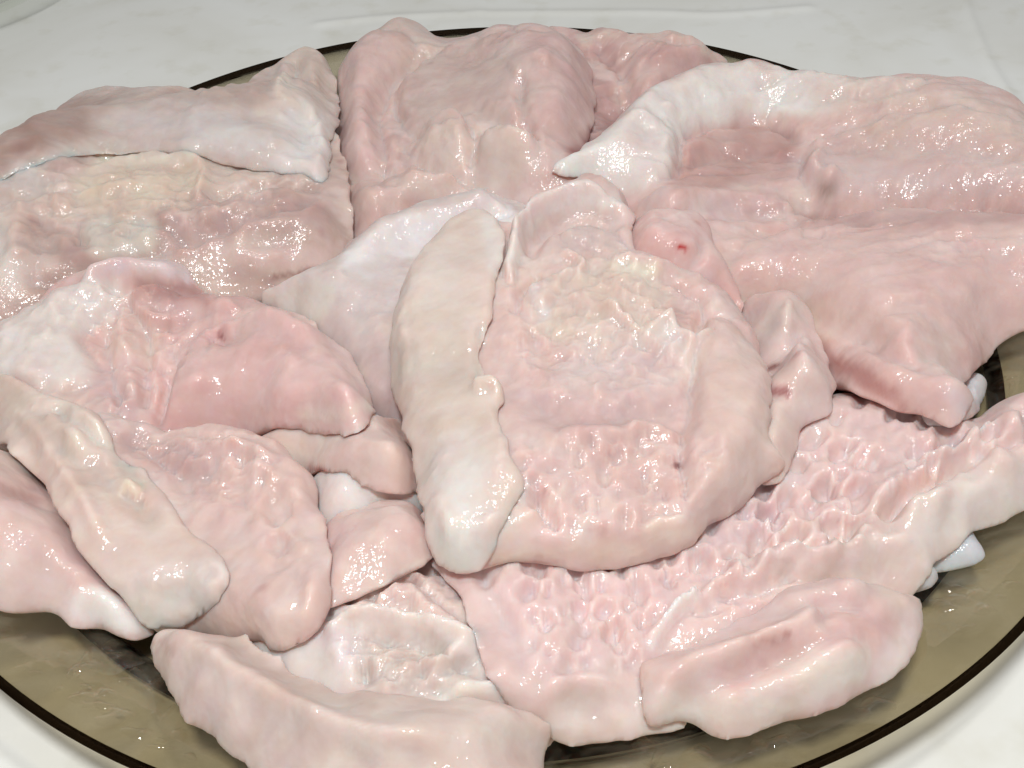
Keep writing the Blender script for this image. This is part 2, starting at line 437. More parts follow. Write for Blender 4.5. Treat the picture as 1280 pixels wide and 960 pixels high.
    fw = (np.exp(-((f1-0.03)/0.07)**2)*(rid > 0.90)*0.30)[..., None]
    c = c*(1-fw) + lin((206, 112, 108))*fw
    for w, lc, ls in lw:
        w = (w*w*(3-2*w)*ls*np.clip(0.9+0.5*fbm(X*90, Y*90, sd+103, 2), 0.2, 1.1))[..., None]
        c = c*(1-np.clip(w, 0, 1)) + lin(lc)*np.clip(w, 0, 1)
    for cl in cols:
        if cl[0] == 'l':
            dd, tt = segdist(UW, VW, smoothline(cl[1], False, 4), False)
            w = np.exp(-(dd/cl[2])**2.5)
        else:
            w = np.clip(sdf(UW, VW, smoothline(cl[1], True, 3))/cl[2]+0.5, 0, 1); w = w*w*(3-2*w)
        w = np.clip(w*cl[4]*(1+0.35*fbm(X*90, Y*90, sd+83, 2)), 0, 1)[..., None]
        c = c*(1-w) + lin(cl[3])*w
    lum = (c*np.array([0.3, 0.55, 0.15])).sum(-1, keepdims=True)
    c = 0.66*c + 0.34*lum*np.array([1.055, 0.98, 0.965])
    lum = (c*np.array([0.3, 0.55, 0.15])).sum(-1, keepdims=True)
    c = np.clip(c*np.minimum(1, (0.58+0.8*(lum-0.58))/np.maximum(lum, 0.58))*np.array([0.92, 0.91, 0.93]), 0.01, 0.9)
    for bl in blood:
        dd, tt = segdist(U, V, smoothline(bl[0], False, 4), False)
        w = (np.exp(-(dd/bl[1])**2)*bl[3])[..., None]
        c = c*(1-w) + lin(bl[2])*w
    # mesh: cells touching the inside; outside corners pulled to the edge
    ins = S > 0
    cell = ins[:-1, :-1] | ins[1:, :-1] | ins[:-1, 1:] | ins[1:, 1:]
    used = np.zeros(S.shape, bool)
    used[:-1, :-1] |= cell; used[1:, :-1] |= cell; used[:-1, 1:] |= cell; used[1:, 1:] |= cell
    gxs, gys = np.gradient(S, RES); gn = np.maximum(gxs**2+gys**2, 0.15)
    mv = used & ~ins
    sx = np.clip(-S*gxs/gn, -1.2*RES, 1.2*RES); sy = np.clip(-S*gys/gn, -1.2*RES, 1.2*RES)
    X = np.where(mv, X+sx, X); Y = np.where(mv, Y+sy, Y)
    mid = 0.5*(top+bot)
    ztop = np.where(mv, mid, top); zbot = np.where(mv, mid, bot)
    idt = np.full(S.shape, -1); idt[used] = np.arange(used.sum())
    nt = int(used.sum()); idb = idt.copy(); idb[ins] = nt + np.arange(ins.sum())
    Vt = np.c_[X[used], Y[used], ztop[used]]; Vb = np.c_[X[ins], Y[ins], zbot[ins]]
    ci, cj = np.nonzero(cell)
    def q(ix): return np.stack([ix[ci, cj], ix[ci+1, cj], ix[ci+1, cj+1], ix[ci, cj+1]], -1)
    F = np.concatenate([q(idt), q(idb)[:, ::-1]])
    VV = np.concatenate([Vt, Vb]); CC = np.concatenate([c[used], c[ins]])
    wl = np.concatenate([d[used], d[ins]])
    wl = (0.03 + 0.82*np.clip(1.15 - wl/(0.75*R), 0, 1))[:, None]
    ea = F.ravel(); eb = np.roll(F, -1, axis=1).ravel(); nv = len(VV)
    deg = (np.bincount(ea, minlength=nv) + np.bincount(eb, minlength=nv)).astype(float)[:, None]
    for _ in range(9):
        A = np.stack([np.bincount(ea, VV[eb, q_], nv) + np.bincount(eb, VV[ea, q_], nv) for q_ in range(3)], -1)/deg
        VV = VV + wl*(A-VV)
    o = mesh_object(name, VV, F, MEAT, parent, cols=CC)
    sub = HF[i0:i1, j0:j1]
    sub[ins] = np.maximum(sub[ins], top[ins])
    return o
def thing(label, group="raw chicken fillets heaped on the plate", name="chicken_fillet"):
    o = link(bpy.data.objects.new(name, None)); tag(o, label, "raw chicken", group)
    return o

PINK = (232, 192, 184); DEEP = (226, 172, 166); PALE = (234, 205, 194); WHITE = (238, 232, 224)
BEIGE = (226, 208, 190); GREY = (214, 202, 190); MAUVE = (216, 186, 184); RED = (214, 128, 118); CREAM = (236, 222, 198)

# raised muscle lobes, folds and fat of each fillet: (polygon in photo pixels, edge width px, height mm, colour, colour strength)
LOBES = {
    'C': [
        ([(772, 100), (785, 72), (815, 58), (855, 55), (903, 73), (900, 86), (850, 110), (800, 128), (778, 122)], 21, 3.2, (222, 174, 168), 0.65),
    ],
    'B': [
        ([(420, 130), (424, 90), (442, 57), (470, 38), (500, 40), (520, 60), (490, 100), (475, 150), (482, 200), (455, 216), (420, 205)], 25, 3.6, (228, 188, 180), 0.65),
        ([(498, 110), (535, 70), (590, 46), (650, 38), (705, 46), (736, 82), (743, 120), (738, 160), (705, 172), (660, 160), (600, 172), (530, 178), (500, 150)], 29, 4.4, (222, 186, 176), 0.35),
        ([(508, 182), (535, 165), (570, 160), (592, 175), (590, 198), (560, 206), (525, 202)], 21, 4.0, (228, 206, 190), 0.65),
        ([(596, 196), (610, 172), (645, 160), (668, 175), (672, 200), (645, 214), (610, 212)], 21, 4.0, (232, 210, 194), 0.65),
        ([(408, 250), (425, 230), (480, 222), (540, 215), (575, 222), (560, 240), (510, 262), (470, 285), (440, 300), (420, 280)], 25, 4.0, (222, 184, 170), 0.65),
    ],
    'R': [
        ([(405, 790), (440, 776), (480, 770), (540, 783), (590, 803), (634, 850), (615, 858), (580, 838), (530, 812), (470, 800), (420, 806)], 15, 2.6, (238, 226, 216), 0.95),
        ([(545, 868), (590, 858), (640, 862), (690, 888), (700, 905), (680, 915), (630, 892), (570, 884)], 17, 3.2, (236, 228, 218), 0.65),
        ([(520, 830), (560, 815), (600, 828), (625, 850), (590, 860), (545, 862)], 17, 2.4, (224, 208, 198), 0.65),
        ([(455, 760), (490, 735), (530, 738), (565, 765), (590, 790), (540, 785), (480, 772)], 17, 2.4, (228, 200, 190), 0.65),
    ],
    'P': [
        ([(1085, 680), (1110, 645), (1160, 608), (1215, 582), (1290, 556), (1340, 560), (1325, 598), (1282, 632), (1240, 650), (1210, 660), (1160, 690), (1110, 700)], 25, 2.4, (236, 216, 206), 0.65),
        ([(860, 750), (900, 722), (960, 702), (1040, 690), (1095, 694), (1080, 712), (1010, 722), (940, 742), (880, 768)], 17, 3.2, (232, 206, 198), 0.65),
        ([(808, 812), (818, 795), (838, 768), (866, 744), (874, 750), (850, 774), (830, 800), (816, 814)], 9, 1.8, (246, 244, 240), 0.95),
    ],
    'Q': [
        ([(850, 893), (868, 872), (920, 868), (980, 846), (1028, 812), (1066, 804), (1086, 832), (1062, 864), (1000, 890), (925, 910), (870, 908)], 25, 4.0, (238, 222, 210), 0.8),
        ([(815, 842), (840, 822), (885, 812), (940, 796), (985, 768), (1025, 758), (1032, 770), (1005, 792), (960, 815), (915, 842), (875, 868), (850, 862)], 21, 3.6, (232, 200, 192), 0.65),
        ([(803, 893), (808, 868), (832, 858), (854, 872), (854, 898), (828, 908)], 21, 4.0, (238, 224, 214), 0.65),
        ([(1085, 868), (1110, 840), (1130, 800), (1145, 770), (1156, 770), (1154, 795), (1132, 836), (1100, 862)], 17, 2.4, (234, 214, 206), 0.65),
        ([(960, 758), (1000, 738), (1050, 722), (1088, 732), (1078, 752), (1030, 756), (985, 768)], 17, 3.2, (230, 204, 198), 0.65),
    ],
    'E': [
        ([(905, 348), (935, 305), (1005, 276), (1100, 263), (1200, 262), (1290, 264), (1360, 300), (1345, 370), (1296, 402), (1262, 414), (1243, 430), (1210, 455), (1130, 436), (1050, 402), (985, 372), (930, 368)], 38, 2.6, (230, 190, 182), 0.65),
        ([(1005, 232), (1008, 190), (1040, 165), (1120, 150), (1200, 142), (1300, 170), (1370, 240), (1280, 246), (1180, 244), (1090, 247)], 29, 3.6, (220, 190, 182), 0.65),
        ([(692, 206), (722, 183), (770, 149), (810, 119), (850, 99), (890, 88), (950, 85), (1005, 94), (1060, 105), (1150, 106), (1140, 122), (1045, 134), (960, 135), (900, 150), (855, 168), (848, 200), (836, 218), (800, 240), (748, 238), (738, 212), (712, 213)], 21, 2.8, (236, 228, 220), 0.95),
        ([(795, 262), (820, 240), (860, 238), (900, 242), (990, 246), (980, 262), (900, 268), (850, 272)], 17, 2.4, (226, 200, 196), 0.65),
    ],
    'K': [
        ([(204, 528), (202, 490), (212, 452), (240, 424), (300, 398), (360, 396), (408, 417), (443, 450), (463, 484), (465, 510), (454, 530), (424, 537), (385, 532), (330, 539), (285, 546), (235, 546)], 34, 4.4, (232, 188, 182), 0.65),
        ([(-60, 445), (-20, 420), (25, 388), (75, 362), (140, 356), (150, 380), (112, 412), (108, 440), (128, 470), (95, 488), (60, 486), (0, 478)], 17, 2.4, (234, 224, 216), 0.95),
        ([(105, 352), (140, 328), (185, 322), (228, 330), (248, 350), (232, 360), (190, 345), (150, 346), (118, 364)], 17, 3.2, (226, 202, 204), 0.65),
        ([(165, 372), (200, 356), (250, 362), (300, 380), (290, 396), (240, 400), (195, 410), (170, 395)], 17, 2.4, (224, 172, 166), 0.65),
    ],
    'K2': [
        ([(360, 808), (368, 775), (382, 745), (398, 705), (412, 700), (413, 745), (404, 772), (384, 792)], 15, 2.8, (234, 206, 196), 0.65),
        ([(180, 552), (215, 540), (262, 550), (310, 548), (350, 562), (340, 580), (290, 572), (250, 590), (210, 580)], 17, 2.4, (220, 184, 178), 0.65),
    ],
    'H': [
        ([(872, 405), (905, 398), (940, 430), (962, 466), (966, 510), (955, 560), (930, 610), (895, 648), (866, 640), (852, 600), (855, 545), (864, 480)], 38, 3.2, (232, 200, 188), 0.65),
        ([(798, 432), (836, 404), (852, 424), (888, 428), (868, 448), (866, 472), (830, 446)], 9, 1.8, (232, 222, 214), 0.65),
        ([(655, 355), (690, 345), (722, 330), (735, 338), (706, 358), (682, 392), (668, 385)], 9, 1.6, (232, 224, 218), 0.65),
        ([(700, 300), (730, 285), (770, 292), (785, 312), (750, 318), (720, 312)], 9, 1.6, (220, 204, 200), 0.65),
        ([(796, 672), (812, 652), (840, 645), (866, 660), (864, 682), (846, 692), (822, 690)], 17, 2.4, (238, 216, 200), 0.65),
        ([(628, 335), (634, 300), (652, 268), (690, 252), (740, 246), (784, 254), (786, 268), (740, 262), (700, 268), (668, 288), (652, 320), (640, 350)], 15, 3.2, (236, 226, 220), 0.65),
    ],
}
for bu, bv, br in ((698, 903, 16), (724, 909, 14), (768, 898, 18), (745, 868, 22), (705, 864, 17)):
    LOBES['P'].append(([(bu+br*1.1*math.cos(q), bv+br*math.sin(q)) for q in np.arange(8)*math.pi/4], 14, 2.6, (234, 214, 204), 0.5))
# --- C: thin fillet at the very back, under the others
t = thing("thin pink fillet draped at the back rim beside the broad white-edged fillet")
slab("flesh", [(680, 40), (735, 48), (752, 37), (768, 50), (800, 56), (850, 52), (905, 72), (902, 86), (880, 120), (840, 170),
               (800, 250), (730, 300), (650, 300), (600, 200), (640, 90)], 0.017, 0.007, (222, 176, 168), t, lobes=LOBES['C'], cling=0.6, edge=0.2, zg=0.03, grain=(20, 0.0008, 160, 40),
     feats=[('r', [(745, 50), (780, 90), (800, 140)], 10, -2.0), ('r', [(790, 60), (840, 70), (890, 80)], 14, 1.0),
            ('b', (775, 132), (28, 24), -2.5), ('r', [(720, 195), (750, 180), (780, 165)], 9, -2.0)],
     cols=[('l', [(730, 50), (760, 42)], 10, BEIGE, .8), ('l', [(700, 195), (745, 175), (790, 150)], 18, (196, 140, 140), .6),
           ('l', [(730, 220), (760, 215)], 14, (200, 120, 118), .8), ('l', [(880, 62), (905, 75)], 7, BEIGE, .7)])
# --- B: back fillet
t = thing("lumpy pink fillet hanging over the back rim, with pale grey membrane and a peaked corner")
slab("flesh", [(418, 130), (422, 90), (440, 55), (470, 33), (498, 20), (520, 24), (548, 42), (572, 47), (600, 36), (640, 31),
               (690, 34), (718, 48), (738, 78), (745, 110), (742, 150), (735, 185), (742, 220), (690, 260), (600, 290), (500, 320), (445, 318),
               (425, 290), (410, 240), (410, 190)], 0.0145, 0.010, (225, 192, 182), t, lobes=LOBES['B'], cling=0.6, edge=0.2, zg=0.04, lump=0.0016,
     feats=[('n', [(420, 200), (500, 170), (690, 160), (730, 200), (690, 260), (440, 300)], 40, 1.2, 28), ('r', [(560, 55), (500, 90), (470, 140), (475, 200), (500, 225)], 9, -1.6), ('r', [(440, 70), (450, 120), (445, 190)], 22, 2.2),
            ('r', [(640, 110), (665, 95), (690, 100)], 14, 1.4), ('r', [(655, 110), (650, 140), (665, 165)], 7, -1.8),
            ('b', (560, 180), (36, 20), 2.6), ('b', (630, 190), (40, 22), 2.4), ('b', (590, 205), (8, 26), -2.0),
            ('r', [(500, 205), (560, 215), (590, 225), (610, 215)], 7, -2.0), ('b', (690, 140), (34, 36), 1.2),
            ('r', [(410, 240), (430, 250), (470, 240), (530, 215)], 10, -1.5), ('b', (455, 262), (26, 30), 1.6),
            ('r', [(560, 160), (600, 150), (650, 160), (668, 175)], 6, -1.2), ('r', [(480, 235), (540, 238), (570, 222)], 9, 1.6),
            ('r', [(600, 225), (640, 235), (700, 225)], 10, -1.8)],
     cols=[('p', [(505, 90), (560, 70), (640, 70), (670, 100), (640, 160), (560, 170), (500, 150)], 40, (214, 186, 174), .5),
           ('l', [(440, 70), (445, 130), (450, 200)], 26, (230, 196, 188), .5), ('l', [(550, 185), (600, 175), (640, 195)], 26, (232, 210, 196), .7),
           ('l', [(690, 60), (720, 100), (700, 150)], 36, (224, 178, 172), .6), ('l', [(500, 232), (560, 232), (620, 215)], 16, (230, 212, 200), .6),
           ('l', [(720, 195), (745, 180)], 14, (200, 118, 116), .8)])
# --- A: back left fillet
t = thing("broad beige fillet overhanging the plate edge with a white skin corner and yellowish membrane")
slab("flesh", [(-60, 260), (-40, 225), (0, 195), (35, 168), (75, 150), (112, 140), (150, 138), (205, 138), (245, 138), (300, 130), (350, 125),
               (400, 130), (425, 180), (438, 230), (440, 290), (432, 325), (390, 350), (330, 370), (250, 380), (160, 400), (60, 420), (0, 420), (-50, 380)],
     0.022, 0.012, (216, 186, 172), t, cling=0.6, edge=0.2, zg=0.04, lump=0.0012, grain=(8, 0.0012, 120, 26),
     feats=[('n', [(0, 240), (80, 210), (260, 210), (400, 250), (430, 310), (300, 345), (180, 320), (20, 350)], 40, 1.2, 30), ('r', [(120, 205), (180, 197), (230, 198), (262, 212)], 7, 1.6), ('r', [(262, 212), (250, 235), (252, 250)], 6, 1.2),
            ('r', [(90, 196), (160, 190), (240, 190)], 8, -1.2), ('r', [(250, 242), (300, 234), (360, 222), (405, 236)], 5, -2.2),
            ('r', [(210, 295), (260, 285), (320, 258), (400, 246)], 12, -2.2), ('r', [(240, 310), (330, 280), (420, 262)], 10, 1.2),
            ('r', [(330, 275), (370, 268), (430, 265)], 5, -1.6), ('r', [(320, 310), (350, 300), (380, 290)], 5, -1.2),
            ('r', [(270, 325), (330, 320), (400, 330)], 14, 1.4), ('r', [(90, 290), (108, 296)], 6, -2.4), ('r', [(20, 265), (60, 250), (95, 262)], 10, 1.6),
            ('r', [(25, 340), (60, 345), (120, 330), (190, 310), (215, 300)], 11, -2.6), ('r', [(0, 290), (20, 270), (25, 330)], 14, 1.5),
            ('b', (55, 310), (34, 30), -1.4), ('b', (150, 240), (60, 30), 1.2), ('b', (232, 313), (11, 8), 1.6), ('b', (125, 318), (18, 8), 1.5),
            ('r', [(330, 352), (365, 346), (392, 342)], 7, -2.2)],
     cols=[('p', [(110, 205), (180, 195), (250, 200), (262, 225), (220, 260), (130, 270), (90, 250)], 30, (228, 208, 180), .75),
           ('l', [(120, 206), (180, 197), (235, 198)], 8, CREAM, .9), ('p', [(120, 120), (200, 115), (280, 120), (300, 160), (230, 185), (150, 180)], 50, (210, 196, 188), .7),
           ('l', [(-20, 195), (20, 172), (70, 150)], 22, (190, 128, 108), .7), ('l', [(-10, 280), (0, 320), (15, 350)], 20, (232, 218, 206), .9),
           ('l', [(0, 225), (40, 228)], 20, (206, 200, 194), .7), ('l', [(40, 300), (110, 310), (200, 290)], 26, (206, 166, 158), .55),
           ('p', [(110, 275), (180, 270), (200, 300), (150, 322), (110, 318)], 16, (214, 208, 192), .8), ('l', [(280, 318), (350, 318), (400, 325)], 16, (228, 200, 190), .8),
           ('l', [(230, 300), (300, 275), (400, 262)], 24, (212, 170, 164), .6), ('l', [(345, 350), (390, 343)], 6, (196, 128, 112), .7)])
slab("skin_flap", [(-55, 250), (-40, 205), (0, 168), (35, 140), (75, 117), (112, 107), (150, 105), (205, 109), (250, 111), (295, 104), (332, 88), (362, 71), (388, 63), (408, 74), (420, 100), (426, 140), (416, 170), (413, 200), (408, 228), (385, 222), (365, 218), (320, 212), (270, 202), (210, 190), (150, 188), (90, 194), (30, 212), (-20, 240)], 0.0036, 0.0034, (216, 196, 184), t, zg=0.05, sag=16, terr=0.0006, edge=0.06,
     thick=[((40, 195), 90, 0.3), ((150, 190), 60, 0.45)], lump=0.0010, grain=(-10, 0.0006, 60, 20), feats=[('r', [(366, 80), (352, 110), (380, 130), (398, 150)], 9, 1.6), ('b', (390, 95), (18, 26), 1.5), ('r', [(372, 75), (368, 100)], 5, -1.2),
                                     ('r', [(230, 150), (300, 165), (370, 190)], 26, 1.0), ('r', [(300, 140), (350, 150), (392, 175)], 14, -0.9), ('r', [(398, 150), (410, 185), (402, 218)], 9, 1.2)],
     cols=[('l', [(380, 150), (395, 200), (370, 205)], 34, (238, 232, 228), .9), ('l', [(390, 80), (400, 120)], 22, (220, 200, 182), .8), ('l', [(358, 95), (352, 115), (385, 140)], 8, (232, 222, 206), .8),
           ('l', [(-20, 200), (20, 172), (90, 150)], 26, (196, 140, 120), .7), ('l', [(60, 150), (180, 130), (260, 122), (330, 110)], 20, (206, 178, 164), .7), ('p', [(140, 140), (200, 130), (290, 135), (320, 170), (250, 180), (160, 170)], 40, (216, 204, 200), .7), ('l', [(250, 165), (320, 180)], 24, (220, 214, 210), .7)])
# --- R: front left under-layer with white ridge
t = thing("pale lumpy fillet with a shiny white tendon ridge beside the beaten fillet")
slab("flesh", [(405, 740), (440, 700), (520, 690), (590, 690), (640, 720), (650, 780), (650, 860), (700, 900), (690, 925), (640, 935), (560, 960), (450, 960), (370, 900), (295, 835), (320, 770)],
     0.016, 0.008, (228, 204, 194), t, lobes=LOBES['R'], zg=0.025, lump=0.0014,
     feats=[('n', [(400, 740), (500, 700), (640, 740), (650, 860), (560, 900), (400, 860)], 40, 1.4, 26), ('r', [(420, 790), (470, 778), (530, 790), (585, 810), (630, 850)], 9, 2.6), ('r', [(470, 795), (530, 805), (580, 835), (620, 855)], 8, -1.6),
            ('r', [(470, 760), (510, 745), (545, 780), (580, 790)], 10, 1.0), ('b', (453, 840), (8, 12), -3.4, -20), ('b', (508, 727), (12, 6), -3), ('b', (536, 706), (15, 7), -3),
            ('b', (570, 825), (30, 14), 1.4), ('r', [(550, 850), (600, 830), (640, 850)], 7, -1.4), ('r', [(560, 870), (620, 862), (680, 880)], 12, 2.0), ('b', (420, 800), (22, 28), 1.5),
            ('b', (490, 840), (60, 22), 1.2), ('b', (590, 735), (24, 12), -1.6), ('b', (625, 815), (10, 10), -1.8)],
     cols=[('p', [(310, 815), (350, 800), (410, 802), (445, 830), (440, 850), (390, 860), (340, 840)], 14, (232, 224, 216), .8), ('l', [(400, 785), (470, 778), (540, 792), (590, 815), (630, 850)], 11, (242, 232, 222), .9), ('p', [(450, 800), (560, 805), (620, 850), (560, 870), (460, 865)], 24, (212, 200, 188), .7),
           ('l', [(405, 770), (425, 810)], 20, (234, 226, 226), .7), ('l', [(560, 868), (620, 862), (690, 890)], 14, (238, 230, 220), .9), ('l', [(508, 727), (536, 706)], 8, (200, 140, 132), .6),
           ('l', [(480, 740), (560, 760)], 22, (226, 196, 188), .6), ('l', [(560, 720), (600, 725)], 16, (222, 200, 200), .6)])
# --- P: beaten honeycomb fillet
t = thing("fillet beaten into a honeycomb of dents, its tongue reaching the right side of the plate")
slab("cartilage_tip", [(1100, 690), (1140, 650), (1200, 652), (1217, 664), (1222, 680), (1234, 692), (1215, 706), (1190, 710), (1150, 715)], 0.0065, 0.004, (196, 203, 206), t, zg=0.02, lump=0.0004, rag=0.0002,
     cols=[('l', [(1150, 690), (1165, 680)], 14, (236, 214, 206), .8)], sag=4)
slab("cartilage_tip", [(1090, 740), (1110, 705), (1162, 708), (1175, 720), (1166, 733), (1145, 740)], 0.006, 0.0035, (200, 200, 200), t, zg=0.02, lump=0.0003, rag=0.0002, sag=4)
hon = [(560, 715), (650, 690), (760, 700), (850, 690), (920, 620), (1000, 560), (1040, 520), (1110, 500), (1160, 520), (1180, 560), (1120, 620), (1080, 660), (1000, 690), (900, 700), (860, 730), (810, 800), (760, 850), (680, 870), (640, 840), (600, 780)]
slab("flesh", [(540, 690), (600, 640), (760, 600), (900, 540), (980, 500), (1040, 496), (1090, 492), (1140, 496), (1180, 516), (1205, 530), (1235, 510), (1280, 492), (1330, 480), (1360, 530), (1330, 590),
               (1285, 632), (1245, 650), (1215, 660), (1190, 690), (1165, 705), (1150, 735), (1060, 790), (960, 850), (870, 880), (850, 905), (790, 917), (740, 922), (690, 925), (650, 890), (610, 850), (590, 780), (560, 720)],
     0.0135, 0.008, (234, 202, 194), t, lobes=LOBES['P'], zg=0.025, lump=0.0012,
     feats=[('n', [(900, 720), (1100, 600), (1290, 520), (1320, 600), (1180, 690), (950, 780)], 40, 1.3, 26), ('c', [(560, 715), (650, 690), (760, 700), (850, 690), (890, 700), (850, 740), (810, 800), (760, 850), (680, 870), (640, 840), (600, 780)], 40, 25, 4.2, 85, 1.25), ('c', [(850, 700), (920, 620), (1000, 560), (1040, 515), (1110, 500), (1180, 525), (1290, 500), (1300, 560), (1200, 600), (1160, 650), (1060, 690), (1000, 710), (900, 715)], 40, 25, 4.6, -38, 1.4), ('r', [(1290, 525), (1200, 560), (1130, 600), (1080, 640)], 12, 2.0), ('r', [(1250, 520), (1190, 548), (1140, 575)], 6, -1.8),
            ('r', [(1210, 575), (1150, 610), (1090, 650)], 7, -2.2), ('r', [(1290, 560), (1210, 590)], 18, 1.8), ('r', [(1080, 640), (1030, 680), (930, 690)], 7, -1.8),
            ('r', [(1100, 660), (1020, 700), (900, 720)], 12, 1.4), ('r', [(880, 740), (940, 705), (1030, 690), (1100, 690)], 8, 1.6), ('r', [(870, 765), (930, 735), (1000, 715)], 8, -1.8),
            ('b', (1170, 640), (40, 16), 2.4, -15), ('b', (1240, 615), (50, 22), 1.8, -20), ('r', [(1200, 620), (1180, 650), (1185, 665)], 4, -1.6),
            ('r', [(810, 805), (835, 775), (870, 745)], 6, 2.2), ('b', (700, 905), (16, 14), 2.2), ('b', (725, 910), (14, 13), 2), ('b', (768, 900), (16, 14), 2.6), ('r', [(680, 865), (720, 855), (780, 865)], 8, 1.6),
            ('r', [(640, 865), (700, 880), (760, 880)], 6, -1.5), ('r', [(605, 700), (610, 740), (650, 800), (650, 850)], 8, -1.8)],
     cols=[('l', [(812, 805), (838, 772), (868, 748)], 7, (246, 244, 240), .95), ('p', hon, 60, (236, 204, 200), .5), ('p', [(1150, 620), (1220, 590), (1300, 570), (1300, 640), (1200, 680), (1150, 690)], 40, (238, 226, 214), .8),
           ('l', [(690, 905), (770, 905), (830, 905)], 14, (238, 222, 210), .7), ('l', [(890, 680), (960, 640)], 26, (220, 192, 196), .6), ('l', [(1120, 590), (1200, 560)], 14, (214, 190, 188), .6),
           ('l', [(1130, 610), (1160, 595)], 12, (232, 186, 170), .6), ('l', [(700, 760), (780, 760)], 60, (238, 206, 202), .4), ('b', None, 0, 0, 0)][:-1])
# --- Q: front right lobe
t = thing("pink fillet with a thick cream fat edge lying in the plate below the honeycomb fillet")
slab("flesh", [(800, 850), (798, 830), (820, 812), (870, 800), (930, 770), (970, 745), (1020, 722), (1070, 722), (1110, 735), (1140, 738), (1156, 752), (1155, 785), (1140, 815), (1128, 835), (1090, 862), (1040, 885),
               (985, 900), (920, 914), (875, 910), (852, 900), (820, 908), (805, 890)], 0.0135, 0.009, (232, 194, 184), t, lobes=LOBES['Q'], zg=0.022, lump=0.0011,
     feats=[('n', [(800, 850), (870, 800), (1000, 740), (1140, 745), (1140, 800), (1000, 820), (880, 870)], 30, 1.2, 24), ('r', [(870, 895), (930, 880), (1000, 860), (1050, 830), (1070, 810)], 26, 2.4), ('r', [(850, 830), (920, 810), (985, 800), (1030, 765)], 14, 2.0), ('r', [(930, 815), (970, 808), (988, 796)], 6, -2.6),
            ('r', [(860, 860), (930, 840), (1000, 820)], 12, -1.8), ('r', [(850, 880), (845, 905)], 5, -2.8), ('b', (830, 885), (20, 22), 2.0), ('r', [(1080, 870), (1110, 830), (1130, 790)], 8, -1.4),
            ('r', [(1120, 845), (1145, 800)], 10, 1.4), ('r', [(1030, 760), (1025, 775), (990, 795)], 5, -1.4), ('r', [(960, 760), (1010, 740), (1060, 735)], 10, 1.4), ('b', (1060, 735), (24, 14), 1.8),
            ('r', [(830, 830), (860, 850), (870, 868)], 7, -1.2), ('r', [(1060, 745), (1110, 770), (1150, 765)], 7, -1.0)],
     cols=[('p', [(850, 890), (920, 870), (980, 845), (1030, 812), (1075, 810), (1080, 845), (1040, 875), (960, 900), (880, 910)], 22, (242, 226, 212), .9), ('l', [(820, 880), (835, 900)], 22, (240, 226, 214), .8),
           ('p', [(880, 840), (950, 810), (1040, 780), (1110, 770), (1120, 800), (1060, 805), (1000, 820), (920, 860)], 24, (228, 176, 168), .65), ('l', [(1100, 860), (1130, 800), (1145, 770)], 16, (234, 214, 206), .7),
           ('l', [(950, 812), (985, 798)], 6, (216, 140, 134), .4), ('l', [(830, 790), (900, 775), (960, 750)], 16, (232, 212, 206), .6), ('l', [(900, 775), (1020, 730)], 16, (228, 200, 196), .5)])
# --- I: pale fillet under the centre
t = thing("pale fillet with a white fat edge peeking out left of the beige skin strip")
slab("flesh", [(325, 375), (345, 358), (385, 345), (420, 325), (440, 305), (480, 283), (500, 268), (560, 252), (605, 240), (632, 248), (720, 290), (860, 400), (880, 520), (780, 610), (680, 640), (590, 640), (530, 590), (490, 530), (445, 510), (420, 470), (370, 415)],
     0.018, 0.008, (216, 200, 194), t, zg=0.045, lump=0.0009, feats=[('r', [(440, 318), (500, 278), (570, 258), (615, 250)], 14, 1.5), ('r', [(350, 365), (400, 350), (430, 340)], 10, 0.8), ('r', [(540, 300), (600, 272), (640, 262)], 8, -1.6)],
     cols=[('p', [(420, 335), (440, 308), (500, 270), (560, 255), (625, 245), (640, 290), (560, 300), (520, 320), (460, 330)], 10, (240, 236, 234), .9), ('p', [(330, 372), (380, 350), (420, 360), (400, 400), (370, 400)], 14, (226, 218, 204), .8),
           ('l', [(470, 440), (480, 520)], 24, (206, 178, 176), .6), ('p', [(420, 340), (500, 320), (490, 390), (430, 380)], 14, (226, 214, 210), .7)])
# --- L: far left piece
t = thing("plump pink piece with a white fat tip at the left edge of the plate")
slab("flesh", [(-90, 600), (-40, 570), (30, 570), (80, 620), (130, 680), (165, 740), (187, 770), (184, 787), (160, 792), (140, 786), (118, 775), (95, 778), (75, 768), (60, 756), (20, 758), (0, 757), (-50, 740), (-100, 690)],
     0.021, 0.010, (234, 200, 190), t, zg=0.03, lump=0.0013, feats=[('b', (30, 690), (44, 40), 1.8), ('r', [(0, 625), (30, 612), (60, 640)], 7, -2.2), ('r', [(85, 700), (105, 690), (115, 670)], 6, -2.0), ('r', [(70, 745), (90, 730)], 6, -1.4), ('b', (140, 760), (30, 18), 1.5, 25), ('b', (100, 745), (16, 16), 1.0)],
     cols=[('p', [(90, 740), (130, 735), (185, 770), (185, 792), (130, 785), (90, 775)], 16, (244, 240, 234), .95), ('l', [(0, 615), (40, 625)], 16, (216, 160, 150), .7), ('l', [(0, 700), (60, 720)], 34, (238, 212, 202), .6), ('l', [(100, 690), (130, 720)], 12, (232, 186, 180), .6)])
